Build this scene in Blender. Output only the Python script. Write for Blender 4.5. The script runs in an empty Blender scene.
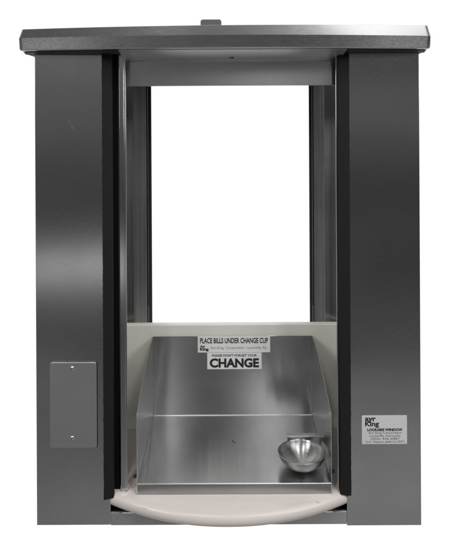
import bpy, bmesh, math, random
from mathutils import Vector, Matrix, noise
random.seed(7)
S = bpy.context.scene
COL = S.collection

# ------------------------------------------------------------------ camera
EYE = Vector((0.0, -1.05, 0.82)); ROLL = math.radians(0.29); F = 525.0
cd = bpy.data.cameras.new("camera"); cam = bpy.data.objects.new("camera", cd); COL.objects.link(cam)
cam.location = EYE; cam.rotation_euler = (math.radians(90), ROLL, 0)
cd.sensor_width = 36; cd.sensor_fit = 'AUTO'; cd.lens = 36 * F / 550
cd.shift_x = -1.5 / 550; cd.shift_y = -160 / 550
cd.clip_start = 0.01; cd.clip_end = 100
S.camera = cam

def at(px, py, Y):
    """point of the depth plane Y that the photograph shows at px,py (used to read real sizes)"""
    u = (px - 227) / F; v = (115 - py) / F
    d = u * Vector((math.cos(ROLL), 0, -math.sin(ROLL))) + v * Vector((math.sin(ROLL), 0, math.cos(ROLL))) + Vector((0, 1, 0))
    return EYE + d * ((Y - EYE.y) / d.y)
def X(px, Y=0.0, py=290): return at(px, py, Y).x
def Z(py, Y=0.0): return at(227, py, Y).z

# ------------------------------------------------------------------ world: white studio backdrop, dim room behind the camera shaped for the steel's reflections
W = bpy.data.worlds.new("World"); S.world = W; W.use_nodes = True
nt = W.node_tree; nt.nodes.clear(); N = nt.nodes; L = nt.links
def wn(t, **k):
    n = N.new(t)
    for a, b in k.items(): setattr(n, a, b)
    return n
def wm(op, a, b=None, clamp=False):
    n = N.new('ShaderNodeMath'); n.operation = op; n.use_clamp = clamp
    for i, s in enumerate((a, b)):
        if s is None: continue
        if isinstance(s, (int, float)): n.inputs[i].default_value = s
        else: L.new(s, n.inputs[i])
    return n.outputs[0]
tc = wn('ShaderNodeTexCoord'); sp = wn('ShaderNodeSeparateXYZ'); L.new(tc.outputs['Generated'], sp.inputs[0])
x_, y_, z_ = sp.outputs
def smooth(v, a, b):
    m = wn('ShaderNodeMapRange', interpolation_type='SMOOTHSTEP'); L.new(v, m.inputs[0])
    m.inputs[1].default_value = a; m.inputs[2].default_value = b; m.inputs[3].default_value = 0; m.inputs[4].default_value = 1
    return m.outputs[0]
back = smooth(y_, 0.30, 0.50)
ay = wm('MAXIMUM', wm('MULTIPLY', y_, -1.0), 0.25)
el = wm('DIVIDE', z_, ay); az = wm('DIVIDE', x_, ay)
nz = wn('ShaderNodeTexNoise'); nz.inputs['Scale'].default_value = 3.0; nz.inputs['Detail'].default_value = 2
L.new(tc.outputs['Generated'], nz.inputs['Vector'])
el = wm('ADD', el, wm('MULTIPLY', wm('SUBTRACT', nz.outputs[0], 0.5), 0.10))
def ramp(stops):
    """stops: (image row the frame shows it at, value)"""
    r = wn('ShaderNodeValToRGB'); r.color_ramp.interpolation = 'EASE'
    lo, hi = -1.2, 1.2
    m = wn('ShaderNodeMapRange'); L.new(el, m.inputs[0]); m.inputs[1].default_value = lo; m.inputs[2].default_value = hi
    L.new(m.outputs[0], r.inputs[0])
    pts = sorted(((115 - py) / F, v) for py, v in stops)
    e = r.color_ramp.elements
    while len(e) > 1: e.remove(e[-1])
    for i, (p, v) in enumerate(pts):
        p = (p - lo) / (hi - lo)
        q = e[0] if i == 0 else e.new(p)
        q.position = p; q.color = (v, v, v, 1)
    return r.outputs[0]
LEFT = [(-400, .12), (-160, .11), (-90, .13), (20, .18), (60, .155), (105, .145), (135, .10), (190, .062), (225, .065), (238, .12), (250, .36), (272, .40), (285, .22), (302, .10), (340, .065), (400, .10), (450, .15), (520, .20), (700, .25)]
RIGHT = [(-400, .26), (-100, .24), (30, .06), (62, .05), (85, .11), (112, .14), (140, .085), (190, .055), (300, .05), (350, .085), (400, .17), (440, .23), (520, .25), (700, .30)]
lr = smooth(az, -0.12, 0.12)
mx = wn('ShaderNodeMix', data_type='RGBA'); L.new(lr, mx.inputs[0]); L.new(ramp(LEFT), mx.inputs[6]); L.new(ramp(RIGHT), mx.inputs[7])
def blob(ca, ce, sa, se, v):
    a = wm('POWER', wm('ABSOLUTE', wm('DIVIDE', wm('SUBTRACT', az, ca), sa)), 2.0); b = wm('POWER', wm('ABSOLUTE', wm('DIVIDE', wm('SUBTRACT', el, ce), se)), 2.0)
    return wm('MULTIPLY', wm('EXPONENT', wm('MULTIPLY', wm('ADD', a, b), -1.0)), v)
ups = wm('MULTIPLY', smooth(el, .30, .42), wm('SUBTRACT', 1.0, smooth(el, .9, 1.2)))      # band high up in front, dimmed to darken the tray's reflections
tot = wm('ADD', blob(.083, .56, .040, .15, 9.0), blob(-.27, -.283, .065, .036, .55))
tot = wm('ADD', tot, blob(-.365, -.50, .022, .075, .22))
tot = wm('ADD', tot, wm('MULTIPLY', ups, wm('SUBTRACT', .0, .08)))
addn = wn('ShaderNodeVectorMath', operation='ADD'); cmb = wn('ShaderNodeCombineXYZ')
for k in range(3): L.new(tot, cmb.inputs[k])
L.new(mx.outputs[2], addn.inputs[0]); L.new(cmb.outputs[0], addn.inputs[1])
nz2 = wn('ShaderNodeTexNoise'); nz2.inputs['Scale'].default_value = 1.0; nz2.inputs['Detail'].default_value = 4
mp2 = wn('ShaderNodeMapping'); mp2.inputs['Scale'].default_value = (4, 4, 22); L.new(tc.outputs['Generated'], mp2.inputs[0]); L.new(mp2.outputs[0], nz2.inputs['Vector'])
mr2 = wn('ShaderNodeMapRange'); L.new(nz2.outputs[0], mr2.inputs[0]); mr2.inputs[1].default_value = .3; mr2.inputs[2].default_value = .7; mr2.inputs[3].default_value = .72; mr2.inputs[4].default_value = 1.28
sc2 = wn('ShaderNodeVectorMath', operation='SCALE'); L.new(addn.outputs[0], sc2.inputs[0]); L.new(mr2.outputs[0], sc2.inputs['Scale']); addn = sc2
mxo = wn('ShaderNodeVectorMath', operation='MAXIMUM'); L.new(addn.outputs[0], mxo.inputs[0]); mxo.inputs[1].default_value = (.02, .02, .02)
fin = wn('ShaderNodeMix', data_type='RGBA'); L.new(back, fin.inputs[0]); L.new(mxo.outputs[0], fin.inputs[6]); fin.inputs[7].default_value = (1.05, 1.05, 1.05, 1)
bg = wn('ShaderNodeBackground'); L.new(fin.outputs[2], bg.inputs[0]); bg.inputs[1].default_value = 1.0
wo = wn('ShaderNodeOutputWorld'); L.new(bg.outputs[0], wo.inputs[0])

# ------------------------------------------------------------------ lamps
def area(name, loc, target, sx, sy, power):
    ld = bpy.data.lights.new(name, 'AREA'); ld.shape = 'RECTANGLE'; ld.size = sx; ld.size_y = sy; ld.energy = power
    o = bpy.data.objects.new(name, ld); COL.objects.link(o); o.location = loc
    o.rotation_euler = (Vector(target) - Vector(loc)).to_track_quat('-Z', 'Y').to_euler()
    return o
area("strip_light", (-0.55, -1.45, 2.75), (0.1, 0, 0.15), 0.16, 0.9, 14)
area("strip_light", (0.80, -1.45, 2.75), (0.1, 0, 0.15), 0.16, 0.9, 14)
area("softbox_ceiling", (1.05, -0.75, 2.7), (0.0, -0.05, 0.2), 1.5, 1.1, 9)
area("added_fill", (-1.75, -1.85, 1.85), (0.0, 0.1, 0.4), 0.8, 0.8, 23)  # unseen fill lamps, added to brighten the cream board
area("added_fill", (1.75, -1.85, 1.85), (0.0, 0.1, 0.4), 0.8, 0.8, 23)

S.view_settings.view_transform = 'Standard'; S.view_settings.look = 'None'
S.view_settings.exposure = 0.0; S.view_settings.gamma = 1.0

# ------------------------------------------------------------------ materials
def mat(name, col, metal=0.0, rough=0.5, spec=0.5, streak=None, streak_amt=0.0, rvar=0.0, bump=0.0, bscale=200, smudge=0.0, grime=None, aniso=None):
    m = bpy.data.materials.new(name); m.use_nodes = True; t = m.node_tree; n = t.nodes; l = t.links
    b = n['Principled BSDF']; b.inputs['Metallic'].default_value = metal; b.inputs['Roughness'].default_value = rough
    b.inputs['Specular IOR Level'].default_value = spec; b.inputs['Base Color'].default_value = (*col, 1)
    tcn = n.new('ShaderNodeTexCoord')
    if aniso:     # brushed finish: (amount, direction the light is spread in, or 'radial')
        b.inputs['Anisotropic'].default_value = aniso[0]
        if aniso[1] == 'radial':
            tg = n.new('ShaderNodeTangent'); tg.direction_type = 'RADIAL'; tg.axis = 'Z'; l.new(tg.outputs[0], b.inputs['Tangent']); b.inputs['Anisotropic Rotation'].default_value = .25
        else:
            tg = n.new('ShaderNodeCombineXYZ')
            for k_ in range(3): tg.inputs[k_].default_value = aniso[1][k_]
            l.new(tg.outputs[0], b.inputs['Tangent'])
    def noise_(scale, vec=None, detail=3):
        q = n.new('ShaderNodeTexNoise'); q.inputs['Scale'].default_value = scale; q.inputs['Detail'].default_value = detail
        if vec:
            mp = n.new('ShaderNodeMapping'); mp.inputs['Scale'].default_value = vec; l.new(tcn.outputs['Object'], mp.inputs[0]); l.new(mp.outputs[0], q.inputs['Vector'])
        else: l.new(tcn.outputs['Object'], q.inputs['Vector'])
        return q.outputs[0]
    def mr(s, a, b_, lo=.3, hi=.7):
        q = n.new('ShaderNodeMapRange'); l.new(s, q.inputs[0]); q.inputs[1].default_value = lo; q.inputs[2].default_value = hi
        q.inputs[3].default_value = a; q.inputs[4].default_value = b_; return q.outputs[0]
    def mul(a, b_):
        q = n.new('ShaderNodeMath'); q.operation = 'MULTIPLY'; l.new(a, q.inputs[0]); l.new(b_, q.inputs[1]); return q.outputs[0]
    fac = None
    if streak: 
        st = noise_(1.0, streak, 4); fac = mr(st, 1 - streak_amt, 1 + streak_amt)
    if smudge:
        f2 = mr(noise_(9, None, 5), 1 - smudge, 1 + smudge); fac = mul(fac, f2) if fac else f2
    if fac:
        vm = n.new('ShaderNodeVectorMath'); vm.operation = 'SCALE'; vm.inputs[0].default_value = col; l.new(fac, vm.inputs['Scale'])
        l.new(vm.outputs[0], b.inputs['Base Color'])
    if grime:   # small dark specks
        s = n.new('ShaderNodeMix'); s.data_type = 'RGBA'; l.new(mr(noise_(260, None, 2), 0, 1, .74, .79), s.inputs[0])
        s.inputs[6].default_value = (*col, 1); s.inputs[7].default_value = (*grime, 1)
        if fac: l.new(vm.outputs[0], s.inputs[6])
        l.new(s.outputs[2], b.inputs['Base Color'])
    if rvar:
        r1 = mr(noise_(6, None, 4), rough - rvar, rough + rvar)
        if streak:
            r2 = mr(st, .85, 1.15); r1 = mul(r1, r2)
        l.new(r1, b.inputs['Roughness'])
    if bump:
        bp = n.new('ShaderNodeBump'); bp.inputs['Strength'].default_value = bump; bp.inputs['Distance'].default_value = 0.001
        l.new(st if streak else noise_(bscale), bp.inputs['Height']); l.new(bp.outputs[0], b.inputs['Normal'])
    return m
M = {}
M['steel'] = mat('brushed_steel', (.60, .60, .605), 1, .18, streak=(1300, 1300, 160), streak_amt=.06, rvar=.02, bump=.010, smudge=.045, aniso=(.8, (1, 0, 0)))
M['steelh'] = mat('brushed_steel_across', (.60, .60, .605), 1, .34, streak=(60, 1300, 1300), streak_amt=.05, rvar=.04, bump=.04, smudge=.05, aniso=(.85, (0, .7, .714)))
M['cap'] = mat('brushed_steel_cap', (.50, .50, .505), 1, .23, streak=(30, 1300, 1300), streak_amt=.03, rvar=.01, bump=.008, smudge=.05, aniso=(.5, (0, .7, .714)))
M['liner'] = mat('pale_bounce_liner', (.74, .73, .69), 0, .6)  # pale tone so the unseen liner walls bounce light onto the board
M['plate'] = mat('dull_steel_plate', (.58, .58, .58), 1, .40, streak=(700, 700, 500), streak_amt=.015, rvar=.01, bump=.0, smudge=.04)
M['tray'] = mat('polished_tray_steel', (.46, .46, .46), 1, .235, streak=(18, 1100, 1100), streak_amt=.03, rvar=0, bump=.001, smudge=.09, aniso=(.97, (0, .7, .714)))
M['cup'] = mat('satin_cup_steel', (.50, .50, .495), 1, .34, streak=(60, 60, 700), streak_amt=.04, rvar=.03, bump=.03, aniso=(.9, 'radial'))
M['edge'] = mat('bare_edge_steel', (.8, .8, .8), 1, .30)
M['alu'] = mat('dark_anodised_jamb', (.22, .22, .225), 1, .36, streak=(110, 110, 2), streak_amt=.14, rvar=.04, smudge=.15)  # streak and smudge tones stand for mottled reflections on the jamb
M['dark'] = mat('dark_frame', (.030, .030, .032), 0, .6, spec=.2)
M['rubber'] = mat('black_rubber', (.011, .011, .011), 0, .8, spec=.25, bump=.5, bscale=420)
M['black'] = mat('black_void_liner', (.006, .006, .006), 0, .9, spec=.1)
M['cream'] = mat('cream_solid_counter', (.69, .632, .595), 0, .32, smudge=.03, grime=(.45, .40, .36), rvar=.05)
M['green'] = mat('pale_green_grey_board', (.80, .785, .715), 0, .38, smudge=.03)
M['caulk'] = mat('white_caulk', (.74, .69, .66), 0, .5, bump=.2, bscale=160)
M['scuff'] = mat('grey_scuff', (.52, .47, .44), 0, .5)
M['lug'] = mat('grey_painted_lug', (.10, .10, .10), 0, .6, spec=.2)
M['label'] = mat('silver_label', (.84, .84, .835), 0, .45, smudge=.03)
M['label_grey'] = mat('aged_silver_label', (.66, .66, .66), 0, .45, smudge=.04)
M['ink'] = mat('black_ink', (.02, .02, .02), 0, .5)
M['ink2'] = mat('grey_ink', (.12, .12, .12), 0, .5)
M['screw'] = mat('bright_screw', (.75, .75, .75), 1, .22)

# ------------------------------------------------------------------ helpers
def link(name, me, parent=None):
    o = bpy.data.objects.new(name, me); COL.objects.link(o)
    if parent: o.parent = parent
    return o
def build(name, bm, m, parent, bevel=0.0, seg=2, smooth_ang=35, loc=None):
    bmesh.ops.recalc_face_normals(bm, faces=bm.faces)
    me = bpy.data.meshes.new(name); bm.to_mesh(me); bm.free()
    for k in (m if isinstance(m, (list, tuple)) else [m]): me.materials.append(M[k])
    o = link(name, me, parent)
    if bevel:
        b = o.modifiers.new('bevel', 'BEVEL'); b.width = bevel; b.segments = seg; b.limit_method = 'ANGLE'; b.angle_limit = math.radians(40)
    me.shade_smooth(); me.set_sharp_from_angle(angle=math.radians(smooth_ang))
    return o
def nb(): return bmesh.new()
def box(bm, x0, x1, y0, y1, z0, z1, mi=0):
    vs = [bm.verts.new(p) for p in ((x0,y0,z0),(x1,y0,z0),(x1,y1,z0),(x0,y1,z0),(x0,y0,z1),(x1,y0,z1),(x1,y1,z1),(x0,y1,z1))]
    for f in ((0,3,2,1),(4,5,6,7),(0,1,5,4),(1,2,6,5),(2,3,7,6),(3,0,4,7)):
        bm.faces.new([vs[i] for i in f]).material_index = mi
    return vs
def prism(bm, pts, a, b, axis, mi=0):
    """closed outline extruded from a to b along axis; pts are the other two coordinates in order"""
    def P(p, t):
        if axis == 'z': return (p[0], p[1], t)
        if axis == 'y': return (p[0], t, p[1])
        return (t, p[0], p[1])
    A = [bm.verts.new(P(p, a)) for p in pts]; B = [bm.verts.new(P(p, b)) for p in pts]; n = len(pts)
    fs = [bm.faces.new(A), bm.faces.new(B[::-1])] + [bm.faces.new((A[i], B[i], B[(i+1)%n], A[(i+1)%n])) for i in range(n)]
    for f in fs: f.material_index = mi
def rrect(x0, x1, z0, z1, r, n=5):
    pts = []
    for cx, cz, a0 in ((x1-r, z1-r, 0), (x0+r, z1-r, 90), (x0+r, z0+r, 180), (x1-r, z0+r, 270)):
        for i in range(n+1):
            a = math.radians(a0 + 90*i/n); pts.append((cx+r*math.cos(a), cz+r*math.sin(a)))
    return pts
def sheet(pts, t, nrm):
    """flat panel through 3-D pts with thickness t towards nrm"""
    bm = nb(); d = Vector(nrm).normalized() * t
    A = [bm.verts.new(p) for p in pts]; B = [bm.verts.new(Vector(p)+d) for p in pts]; n = len(pts)
    bm.faces.new(A); bm.faces.new(B[::-1])
    for i in range(n): bm.faces.new((A[i], B[i], B[(i+1)%n], A[(i+1)%n]))
    return bm
def tube(bm, p0, p1, r, n=8, mi=0):
    p0, p1 = Vector(p0), Vector(p1); q = (p1-p0).to_track_quat('Z', 'Y').to_matrix()
    R = [[bm.verts.new(p + q @ Vector((r*math.cos(2*math.pi*i/n), r*math.sin(2*math.pi*i/n), 0))) for i in range(n)] for p in (p0, p1)]
    bm.faces.new(R[0]); bm.faces.new(R[1][::-1])
    for i in range(n): bm.faces.new((R[0][i], R[1][i], R[1][(i+1)%n], R[0][(i+1)%n]))
def lathe(bm, prof, c, n=64, axis='z'):
    rings = []
    for r, h in prof:
        if r < 1e-6: rings.append([bm.verts.new((c[0], c[1], c[2]+h) if axis == 'z' else (c[0], c[1]+h, c[2]))]); continue
        rings.append([bm.verts.new((c[0]+r*math.cos(2*math.pi*i/n), c[1]+r*math.sin(2*math.pi*i/n), c[2]+h) if axis == 'z' else
                                   (c[0]+r*math.cos(2*math.pi*i/n), c[1]+h, c[2]+r*math.sin(2*math.pi*i/n))) for i in range(n)])
    for a, b in zip(rings, rings[1:]):
        for i in range(n):
            j = (i+1) % n
            q = [a[0]] if len(a) == 1 else [a[i], a[j]]
            q += [b[0]] if len(b) == 1 else [b[j], b[i]]
            if len(q) > 2: bm.faces.new(q)
def text_into(bm, s, x0, x1, z0, z1, y, mi=1, bold=0.0, ital=0.0, thick=0.00012):
    """lettering fitted to a rectangle standing in the plane y"""
    c = bpy.data.curves.new('t', 'FONT'); c.body = s; c.offset = bold; c.extrude = 0; c.resolution_u = 4; c.shear = ital
    o = bpy.data.objects.new('t', c); COL.objects.link(o)
    me = o.to_mesh().copy() if False else bpy.data.meshes.new_from_object(o.evaluated_get(bpy.context.evaluated_depsgraph_get()))
    bpy.data.objects.remove(o); bpy.data.curves.remove(c)
    xs = [v.co.x for v in me.vertices]; ys = [v.co.y for v in me.vertices]
    a, b, cc, d = min(xs), max(xs), min(ys), max(ys)
    m = {}
    for v in me.vertices:
        m[v.index] = bm.verts.new((x0+(v.co.x-a)/(b-a)*(x1-x0), y, z0+(v.co.y-cc)/(d-cc)*(z1-z0)))
    fs = []
    for p in me.polygons:
        try:
            f = bm.faces.new([m[i] for i in p.vertices]); f.material_index = mi; fs.append(f)
        except ValueError: pass
    ex = bmesh.ops.extrude_face_region(bm, geom=fs)
    for g in ex['geom']:
        if isinstance(g, bmesh.types.BMVert): g.co.y += thick
    bpy.data.meshes.remove(me)
def tag(o, label=None, cat=None, group=None):
    if label: o['label'] = label
    if cat: o['category'] = cat
    if group: o['group'] = group
def empty(name, loc):
    o = link(name, None); o.location = loc; o.empty_display_size = .05; return o
def part(parent, child):   # keep world coordinates under an offset parent
    child.parent = parent
    return child

# ------------------------------------------------------------------ THE WINDOW UNIT
root = link('service_window', None)
tag(root, 'stainless steel drive-up service window unit with bowed cap, black rubber seals and cream counter', 'service window')
root['kind'] = 'thing'

XL, XR = (at(34.7,53,0).x+at(36.6,525,0).x)/2, (at(419,53,0).x+at(421.6,525,0).x)/2
ZB = Z(525, 0); ZT = Z(52, 0) + .012
CT = 0.064      # counter top
xi_l, xi_r = X(110.5, 0, 500), X(347, 0, 500)
D1 = .235       # depth of the cream board behind the tray

# side columns: folded front skin with a return to the back
def column(x_out, x_in, s):
    bm = nb(); t = .0016
    pts = [(x_out, .300), (x_out, 0), (x_in, 0), (x_in, .030), (x_in - s*t, .030), (x_in - s*t, t), (x_out + s*t, t), (x_out + s*t, .300)]
    prism(bm, pts, (at(60,525.2,0) if s > 0 else at(400,525.4,0)).z, ZT, 'z')
    return build('front_panel', bm, 'steel', root, bevel=.0011, seg=3)
col_l = column(XL, xi_l, 1); col_r = column(XR, xi_r, -1)
col_l['label'] = 'left steel column with blank cover plate'
col_r['label'] = 'right steel column with maker sticker'
# bottom rail between the columns
bm = nb(); zr = Z(512.5, 0)
prism(bm, [(.0006, ZB), (.0006, zr), (.006, zr), (.006, zr-.0016), (.0022, zr-.0016), (.0022, ZB)], xi_l+.0001, xi_r-.0001, 'x')
build('bottom_rail', bm, 'steelh', root, bevel=.0006)
for a_, b_ in ((111, 122), (333, 346.5)):
    bm = nb(); box(bm, X(a_,0,512), X(b_,0,512), -.0004, .0004, zr-.0010, zr+.0008); build('rail_glint', bm, 'edge', root, bevel=.0003)  # bright bars put in as the highlights at the rail's ends
bm = nb(); box(bm, XL+.004, XR-.004, .0315, .034, ZB+.001, .0375); box(bm, xi_l+.0002, xi_r-.0002, .0065, .0305, ZB+.001, zr-.0016); build('base_shade_filler', bm, 'black', root)  # black boxes put in as the shade of the notch under the counter

# inner liners (pocket walls), back closing panels, ceiling
XI = .272
for s, xi, xo in ((-1, xi_l, XL), (1, xi_r, XR)):
    bm = nb(); box(bm, s*XI, s*(XI+.002), .031, .34, ZB+.002, ZT-.004)
    build('liner_wall', bm, 'liner', root)
    bm = nb(); box(bm, min(s*(XI+.003), xo-s*.002), max(s*(XI+.003), xo-s*.002), .285, .287, ZB+.002, ZT-.004)
    build('back_panel', bm, 'steel', root)
bm = nb(); box(bm, -.27, .27, .055, .34, .9385, .9405); build('ceiling_panel', bm, 'black', root)

# window jambs behind the board: stepped dark aluminium section
def jamb(s, px_in, px_lip):
    Ya, Yb, Yc = D1+.018, D1+.060, D1+.075
    xa = s*.2715; xb = X(px_lip, Yb); xc = X(px_in, Yc)
    xm = xa + (xb-xa)*.55; Ym = Ya + .012
    bm = nb()
    pts = [(xa, Ya), (xm, Ym), (xm+(xb-xm)*.1, Ym+.004), (xb, Yb), (xb, Yb+.004), (xa, Yb+.004)]
    prism(bm, pts, -.0, .938, 'z')
    j = build('window_jamb', bm, 'alu', root, bevel=.0008)
    bm = nb()
    box(bm, min(xb-s*.0, xc), max(xb, xc)+0, Yb+.006, Yc, -.0, .938)
    box(bm, min(xb, xb+s*.02), max(xb, xb+s*.02), Yb+.006, Yc, -.0, .938)
    build('glazing_bead', bm, 'dark', j, bevel=.0008)
    bm = nb(); xe = xb - s*.0035
    box(bm, min(xe, xe+s*.0012), max(xe, xe+s*.0012), Yb+.0035, Yb+.006, -.0, .938)
    build('trim_strip', bm, 'steel', j)
jamb(-1, 152.3, 147.2); jamb(1, 309.6, 314.2)

# cream sill / counter with bowed bullnose front
def bow(x, half, depth): return -depth * max(0, 1 - (x/half)**2)
ncx = (xi_l+xi_r)/2; half = (xi_r-xi_l)/2
bm = nb(); t0, t1 = .0385, CT; nx = 60
prof = []     # (outward offset from front line, z)
r = (t1-t0)/2
for k in range(11):
    a = -math.pi/2 + math.pi*k/10; prof.append((r*math.cos(a)*.95, (t0+t1)/2 + r*math.sin(a)))
rows = []
for i in range(nx+1):
    u = -1 + 2*i/nx; x = ncx + u*(half-.0006)
    yb = -.004 - .0590*(1-abs(u)**2.1)
    row = [bm.verts.new((x, .0305, t0))] + [bm.verts.new((x, yb + r - o, z)) for o, z in prof] + [bm.verts.new((x, .0305, t1))]
    rows.append(row)
for a, b in zip(rows, rows[1:]):
    for j in range(len(a)-1): bm.faces.new((a[j], b[j], b[j+1], a[j+1]))
bm.faces.new(rows[0]); bm.faces.new(rows[-1][::-1])
box(bm, -.2715, .2715, .031, D1+.012, t0, t1)
sill = build('counter', bm, 'cream', root, smooth_ang=50)

for px, py, ln in ((143.5, 508, .006), (243, 507.5, .003), (318, 502, .004)):
    d = at(px, py, 1.0) - EYE; p = EYE + d * ((CT + .0002 - EYE.z) / d.z)
    bm = nb(); prism(bm, [(p.x-ln, p.y+.0016), (p.x, p.y+.0007), (p.x+ln, p.y-.0018), (p.x, p.y-.0001)], p.z-.0005, p.z, 'z')
    build('scuff_mark', bm, 'scuff', sill)
for a_, b_ in (((69, 120.5), (73.5, 130)), ((72.5, 124), (75, 131.5))):
    p, q = at(*a_, 0), at(*b_, 0); bm = nb()
    prism(bm, [(p.x, p.z), (q.x-.0003, q.z), (q.x, q.z-.0006), (p.x+.0003, p.z)], -.00025, -.00005, 'y')
    build('scratch', bm, 'steelh', col_l)

# cream board standing behind the tray, coved into the counter
bm = nb(); zt = (Z(325.2, D1)+Z(323.8, D1))/2
pts = [(D1+.014, CT+.0005), (D1+.014, zt), (D1+.002, zt), (D1, zt-.002)]
for k in range(7):
    a = math.radians(90*k/6); R = .02
    pts.append((D1 - R + R*math.cos(a), CT+.0005 + R - R*math.sin(a)))
prism(bm, pts, -.2712, .2712, 'x')
build('back_board', bm, 'green', root, smooth_ang=40)

# rubber seals with ragged cut edges
def seal(x0, x1, z0, z1, ragged_side):
    bm = nb(); n = 170; ring = []
    for i in range(n+1):
        z = z0 + (z1-z0)*i/n
        j = .0006*noise.noise(Vector((x0*10, 0, z*160))) + .0005*noise.noise(Vector((x0*7, 3, z*420)))
        j2 = .0003*noise.noise(Vector((x0*13, 9, z*90)))
        dz = .0
        a, b = (x0+j, x1+j2) if ragged_side < 0 else (x0+j2, x1+j)
        ring.append([bm.verts.new(p) for p in ((a, -.0006, z), (a+.0012, -.0055, z), ((a+b)/2, -.0066, z), (b-.0012, -.0055, z), (b, -.0006, z), (b, .0, z), (a, .0, z))])
    for v in ring[0]: v.co.z += .004*noise.noise(Vector((v.co.x*300, 1, 0))) + (.0035*(v.co.x-x0)/(x1-x0) if ragged_side < 0 else .003*(x1-v.co.x)/(x1-x0))
    for p, q in zip(ring, ring[1:]):
        for k in range(7): bm.faces.new((p[k], p[(k+1)%7], q[(k+1)%7], q[k]))
    bm.faces.new(ring[0][::-1]); bm.faces.new(ring[-1])
    return bm
zs = ZT - .013
s1 = build('rubber_seal', seal(X(102.8), X(113.5), Z(497), zs, -1), 'rubber', root)
s2 = build('rubber_seal', seal(X(338.7), X(350.3), Z(494.5), zs, 1), 'rubber', root)
# little curled tails where the seals were cut
for o, px, py, s in ((s1, 106, 498.5, 1), (s2, 348, 496, 1)):
    bm = nb(); p = at(px, py, -.004)
    prism(bm, [(p.x-.004, p.z+.006), (p.x-.0018, p.z-.001), (p.x+.0006, p.z+.0012), (p.x+.003, p.z+.006)], -.0055, -.0015, 'y')
    build('cut_tail', bm, 'rubber', o)

# steel edge channels of the sliding door opening
def channel(x0, x1, z0, z1, y0=.004):
    bm = nb(); box(bm, x0, x1, y0, y0+.0018, z0, z1)
    w = x1-x0
    if w > .008:
        box(bm, x0+w*.62, x0+w*.78, y0-.0012, y0-.0001, z0, z1)
    return build('edge_channel', bm, 'steel', root, bevel=.0004)
channel(X(120, .004), X(126.6, .004), Z(491.5, .004), zs)
channel(X(336.7, .004), X(338.9, .004), Z(491, .004), zs)
# black blocks put in as the dark of the gap beside the seal
bm = nb(); box(bm, xi_l+.0003, X(119.6, .02), .012, .030, CT+.0006, zs); build('gap_strip', bm, 'black', root)
bm = nb(); box(bm, X(339.2, .01), xi_r-.0003, .006, .030, CT+.0006, zs); build('gap_strip', bm, 'black', root)
# caulk at the foot of the left channel
bm = nb()
def on_counter(px, py):      # the point of the counter top seen there
    d = at(px, py, 1.0) - EYE; return EYE + d * ((CT - EYE.z) / d.z)
path = [on_counter(*q) for q in ((115, 491.8), (116.5, 492.4), (119, 493.8), (122, 494.8), (125, 494.9), (127.2, 493.6), (128.8, 491.2), (129.6, 488.6))]
for a, b in zip(path, path[1:]):
    for k in range(6):
        p = a.lerp(b, k/6); rr = .0021 + .0008*noise.noise(p*170)
        bmesh.ops.create_icosphere(bm, subdivisions=3, radius=rr, matrix=Matrix.Translation((p.x, p.y, p.z-.0004)) @ Matrix.Diagonal((1, 1, .8, 1)))
for v in bm.verts: v.co += Vector((1, 1, 1)) * .0003 * noise.noise(v.co*300)
build('caulk_bead', bm, 'caulk', root)

# header
zc = EYE.z + .1275
bm = nb()
Yh = .03; zh1 = Z(61, Yh); zh0 = Z(85.6, Yh)
pts = [(-.040, zc-.0017), (Yh, zh1), (Yh, zh0), (Yh+.014, zh0), (Yh+.014, zh0+.0016), (Yh+.0016, zh0+.0016), (Yh+.0016, zh1+.001), (-.0395, zc-.0004)]
prism(bm, pts, X(124.8, Yh, 70), X(339.5, Yh, 70), 'x')
hd = build('header', bm, 'steelh', root, bevel=.0005)
bm = nb(); 
for px in (230.6, 232.8):
    p = at(px, 57.4, .010); lathe(bm, [(0, -.004), (.0021, -.0035), (.0021, .004), (0, .004)], (p.x, p.y, p.z), 12, 'y')
build('screw', bm, 'dark', hd)

# bowed cap
bm = nb(); nx = 72; cl, cr = X(17.6, -.03, 40), X(432, -.03, 40); cc = (cl+cr)/2; hw = (cr-cl)/2
rows = []
for i in range(nx+1):
    # denser near the rounded ends
    u = math.sin(math.pi/2*(-1+2*i/nx)); x = cc + u*hw
    yb = -.030 - .028*(1-abs(u)**2)
    e = max(0, abs(u)*hw - (hw-.007)); rnd = .007 - math.sqrt(max(0, .007**2 - e**2))
    yb += rnd
    z0 = EYE.z+.1265; zc_ = EYE.z+.1515; z1 = EYE.z+.1730
    e2 = max(0, abs(u)*hw - (hw-.009)); z0 += .75*(.009 - math.sqrt(max(0, .009**2 - e2**2)))
    z1 += .0035 * (u*.5)      # the cap stands a touch higher on the right
    P = [(.24, z0+.004), (.24, z1), (yb+.017, z1), (yb+.0155, z1-.0006), (yb+.001, zc_+.0012), (yb, zc_), (yb+.0002, zc_-.0015), (yb+.0022, z0+.0025), (yb+.0032, z0+.0006), (yb+.005, z0), (-.0006, z0), (-.0006, z0+.004)]
    rows.append([bm.verts.new((x, max(a, yb), b)) for a, b in P])
for a, b in zip(rows, rows[1:]):
    for j in range(len(P)): bm.faces.new((a[j], a[(j+1)%len(P)], b[(j+1)%len(P)], b[j]))
bm.faces.new(rows[0][::-1]); bm.faces.new(rows[-1])
cap = build('cap', bm, 'cap', root, smooth_ang=22)
bm = nb(); Yl = .0; zl = EYE.z + .1731
x0, x1 = X(200.5, Yl, 22), X(221.3, Yl, 22); zt_ = Z(19.3, Yl)
prism(bm, [(x0, zl), (x1, zl), (x1, zt_-.003), (x1-.003, zt_), (x0+.003, zt_), (x0, zt_-.003)], Yl, Yl+.03, 'y')
build('lug', bm, 'lug', cap, bevel=.0006)
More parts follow.
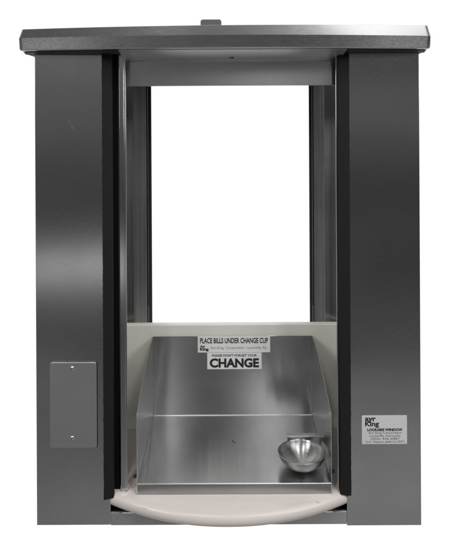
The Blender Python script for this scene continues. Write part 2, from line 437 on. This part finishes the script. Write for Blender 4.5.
# dark sheet painted in for the shade under the cap, following its bow
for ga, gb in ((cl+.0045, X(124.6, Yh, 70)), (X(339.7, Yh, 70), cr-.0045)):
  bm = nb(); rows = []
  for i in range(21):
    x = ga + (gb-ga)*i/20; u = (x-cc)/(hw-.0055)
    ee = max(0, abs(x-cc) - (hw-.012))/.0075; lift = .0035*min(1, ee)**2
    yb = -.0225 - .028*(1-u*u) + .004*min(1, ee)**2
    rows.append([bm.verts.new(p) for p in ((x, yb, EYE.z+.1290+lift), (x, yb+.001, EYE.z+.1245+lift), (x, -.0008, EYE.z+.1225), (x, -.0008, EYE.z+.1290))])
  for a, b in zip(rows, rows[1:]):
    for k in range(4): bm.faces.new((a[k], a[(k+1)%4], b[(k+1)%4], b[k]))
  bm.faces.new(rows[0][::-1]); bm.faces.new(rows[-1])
  build('soffit_shade', bm, 'dark', cap)
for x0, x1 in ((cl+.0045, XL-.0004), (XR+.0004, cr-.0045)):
    bm = nb(); box(bm, x0, x1, -.0005, .235, EYE.z+.1235, EYE.z+.1292); build('end_shade', bm, 'dark', cap)  # same painted shade carried under the cap's ends

# blank cover plate, with screws
bm = nb(); px0, px1, pz0, pz1 = X(50.3,0,400), X(97,0,400), at(72,447,0).z, at(72,361.8,0).z
prism(bm, rrect(px0, px1, pz0, pz1, .005), -.0030, -.0012, 'y')
cp = build('cover_plate', bm, 'plate', root, bevel=.0006)
bm = nb(); prism(bm, rrect(px0+.0004, px1+.0012, pz0-.0010, pz1+.0002, .005), -.0011, -.0002, 'y'); build('plate_shadow', bm, 'dark', cp)  # dark outline, offset to paint in the plate's shadow
for py in (368.2, 438):
    p = at(72, py, -.003); bm = nb()
    lathe(bm, [(0, -.0022), (.0020, -.0019), (.0038, -.0009), (.0043, .0), (0, .0)], (p.x, -.0031, p.z), 24, 'y')
    a = math.radians(20 if py < 400 else 70)
    sc = build('screw', bm, 'screw', cp, smooth_ang=60)
    bm = nb(); d = Vector((math.cos(a), 0, math.sin(a)))*.0032; c = Vector((p.x, -.0052, p.z)); w = Vector((-d.z, 0, d.x))*.17
    vs = [c-d-w, c+d-w, c+d+w, c-d+w]
    prism(bm, [(v.x, v.z) for v in vs], -.0056, -.0050, 'y')
    o = build('screw_slot', bm, 'ink', cp)

# maker sticker
def LX(px, x0, x1, a, b): return x0 + (px-a)/(b-a)*(x1-x0)
bm = nb(); lx0, lx1, lz0, lz1 = X(361.9,0,430), X(407,0,430), at(385,443.8,0).z, at(385,415.3,0).z
prism(bm, rrect(lx0, lx1, lz0, lz1, .0015), -.0006, -.0002, 'y')
w, h = lx1-lx0, lz1-lz0
def tl(s, a, b, c, d, mi=1, bold=0.0, ital=0): text_into(bm, s, lx0+w*a, lx0+w*b, lz0+h*c, lz0+h*d, -.00075, mi, bold, ital)
tl('ayr', .07, .31, .74, .93, 1, .035)
tl('King', .07, .38, .57, .80, 1, .035)
tl('LOCKAIRE WINDOW', .12, .90, .45, .55, 1, .05)
tl('Ayr-King Corporation', .14, .88, .34, .43, 2, .004)
tl('Louisville, Kentucky', .17, .86, .235, .325, 2, .004)
tl('(502) 426-6881', .20, .82, .135, .22, 2, .004)
tl('U.S. Patent #4413-7071', .08, .94, .035, .115, 2, .004)
o = build('maker_label', bm, ['label_grey', 'ink', 'ink2'], root)
o['label'] = 'silver maker sticker with black lettering on the right column'

# ------------------------------------------------------------------ THE TRAY
tray = link('change_tray', None)
tag(tray, 'polished steel change tray with sloped sides and round coin cup on the cream counter', 'tray')
YF, YB = -.004, D1-.004
tcx = (X(136.6, YF, 480)+X(332, YF, 480))/2; thw = (X(332, YF, 480)-X(136.6, YF, 480))/2
fz0, fz1 = Z(483.6, YF), Z(415, YB)
btz = Z(336, YB); wtz = Z(414.5, YF)
t = .0012
xl, xr = tcx-thw, tcx+thw
bm = nb()
prism(bm, [(YF+.0022, fz0-.0004), (YB-.002, fz1), (YB-.002, fz1-t), (YF+.0022, fz0-.0004-t)], xl+t+.0002, xr-t-.0002, 'x')
fl = build('tray_floor', bm, 'tray', tray)
# weld spots in the middle of the floor
bm = nb()
for px, py, a in ((232.6, 441.2, .8), (234.6, 442.6, .8)):
    Yq = YF + (YB-YF)*.62
    # find the depth on the floor that shows at this row
    best = min((abs(at(px, py, y).z - (fz0+(fz1-fz0)*(y-YF)/(YB-YF))), y) for y in [YF+(YB-YF)*k/400 for k in range(401)])[1]
    p = at(px, py, best); zf = fz0+(fz1-fz0)*(best-YF)/(YB-YF)
    lathe(bm, [(0, .0010), (.0016, .0008), (.0021, .0), (0, .0)], (p.x, p.y, zf), 14)
build('rivet', bm, 'ink', fl)
# front lip, rolled
bm = nb()
prism(bm, [(YF, CT+.0008), (YF, fz0-.0012), (YF+.0006, fz0-.0002), (YF+.0022, fz0), (YF+.0022, fz0-.0014), (YF+.0014, fz0-.002), (YF+.0014, CT+.0008)], xl, xr, 'x')
build('front_lip', bm, 'tray', tray, bevel=.0003)
bm = nb(); prism(bm, [(YF-.0003, fz0-.0010), (YF+.0004, fz0+.0002), (YF+.0014, fz0+.0004), (YF+.0014, fz0-.0010)], xl+.001, xr-.001, 'x')
build('lip_edge', bm, 'edge', tray)
# back panel
bm = nb(); box(bm, xl+t, xr-t, YB-t, YB, CT+.0008, btz)
bk = build('back_panel', bm, 'tray', tray, bevel=.0004)
bm = nb(); tube(bm, (xl+t+.002, YB-t-.0006, fz1+.0002), (xr-t-.002, YB-t-.0006, fz1+.0002), .0013); build('weld_seam', bm, 'edge', bk, smooth_ang=60)
# side wings with sloped, slightly curved upper edge
for s, xw in ((-1, xl), (1, xr)):
    top = []
    for k in range(13):
        u = k/12
        y = YF + (YB-YF)*u; z = wtz + (btz-wtz)*u
        bl = .013*math.sin(math.pi*u)**1.0 * (1.15 if u > .5 else .95)
        top.append((y, z+bl))
    pts = [(YF+.0004, CT+.0008)] + top + [(YB, CT+.0008)]
    bm = nb(); prism(bm, pts, xw, xw - s*t, 'x')
    sp_ = build('side_panel', bm, 'tray', tray, bevel=.0004)
    bm = nb()
    tube(bm, (xw-s*(t+.0004), YF+.003, wtz), (xw-s*(t+.0004), YB-t-.001, fz1), .0008)
    tube(bm, (xw-s*(t-.0004), YF-.0002, CT+.001), (xw-s*(t-.0004), YF-.0002, wtz-.001), .0007)
    build('seam_bead', bm, 'edge', sp_, smooth_ang=60)
    bm = nb(); xo = xw + s*.0002; zk = Z(477 if s < 0 else 473, .01)
    box(bm, min(xo, xo+s*.009), max(xo, xo+s*.009), .010, .018, zk-.0018, zk+.0014)
    build('mounting_clip', bm, 'ink', sp_, bevel=.0004)
# stickers on the back panel
yl = YB - t
def sticker(a, b, c, d, rows_, name, lab):
    bm = nb(); x0, x1, z0, z1 = X(a, yl, 350), X(b, yl, 350), Z(d, yl), Z(c, yl)
    box(bm, x0, x1, yl-.0006, yl-.0002, z0, z1)
    for s, u0, u1, v0, v1, mi, bo in rows_:
        text_into(bm, s, x0+(x1-x0)*u0, x0+(x1-x0)*u1, z0+(z1-z0)*v0, z0+(z1-z0)*v1, yl-.00075, mi, bo)
    o = build(name, bm, ['label', 'ink', 'ink2'], bk); o['label'] = lab
sticker(197.8, 270.2, 336.2, 352.3, [('PLACE BILLS UNDER CHANGE CUP', .03, .97, .56, .90, 1, .03), ('Ayr', .03, .105, .26, .46, 1, .05), ('King', .03, .15, .06, .30, 1, .05),
        ('Ayr-King  Corporation - Louisville, Ky.', .175, .96, .17, .37, 2, 0)], 'instruction_label', 'wider upper sticker reading PLACE BILLS UNDER CHANGE CUP')
sticker(207.2, 261.6, 352.6, 369.0, [("PLEASE DON'T FORGET YOUR", .09, .91, .76, .91, 1, .03), ('CHANGE', .045, .95,    .09, .66, 1, .045)], 'reminder_label', 'narrower lower sticker reading CHANGE in large letters')
# coin cup
cy = .040; cx = X(301.6, cy, 451); zrim = Z(451.3, cy); R = .0484; H = (zrim - fz0 - .0015)*.90
bm = nb(); prof = []
for k in range(15):
    a = k/14; prof.append((R*math.sin(a*math.pi/2) if a else 0, -H*math.cos(a*math.pi/2)**1.05 if a < 1 else 0))
ins = [(max(0, r_-.0012), h_+.0012 if k < 13 else h_) for k, (r_, h_) in enumerate(prof)]
prof2 = prof + [(R+.0008, .0006), (R-.0002, .0012)] + ins[::-1]
lathe(bm, prof2, (cx, cy, zrim), 72)
bmesh.ops.remove_doubles(bm, verts=bm.verts, dist=1e-6)
bmesh.ops.rotate(bm, verts=bm.verts, cent=(cx, cy, zrim), matrix=Matrix.Rotation(math.radians(-6), 3, 'X'))
bmesh.ops.translate(bm, verts=bm.verts, vec=(0, 0, -.0015))
cup = build('coin_cup', bm, 'cup', tray, smooth_ang=60)
cup['label'] = 'round steel coin cup in the right corner of the tray'
bm = nb(); yb_ = cy + R + .0012; x0, x1 = X(287.3, yb_, 438), xr - t - .0004
zb1 = Z(436.6, yb_)
prism(bm, [(x0, zb1), (x0, zb1-.013), (x0+.003, zb1-.020), (x1-.012, zb1-.026), (x1, zb1-.012), (x1, zb1-.003), (x1-.008, zb1)], yb_, yb_+.0015, 'y')
box(bm, x0, x1-.008, yb_+.0016, yb_+.012, zb1-.0015, zb1)
build('bracket', bm, 'plate', cup, bevel=.0004)
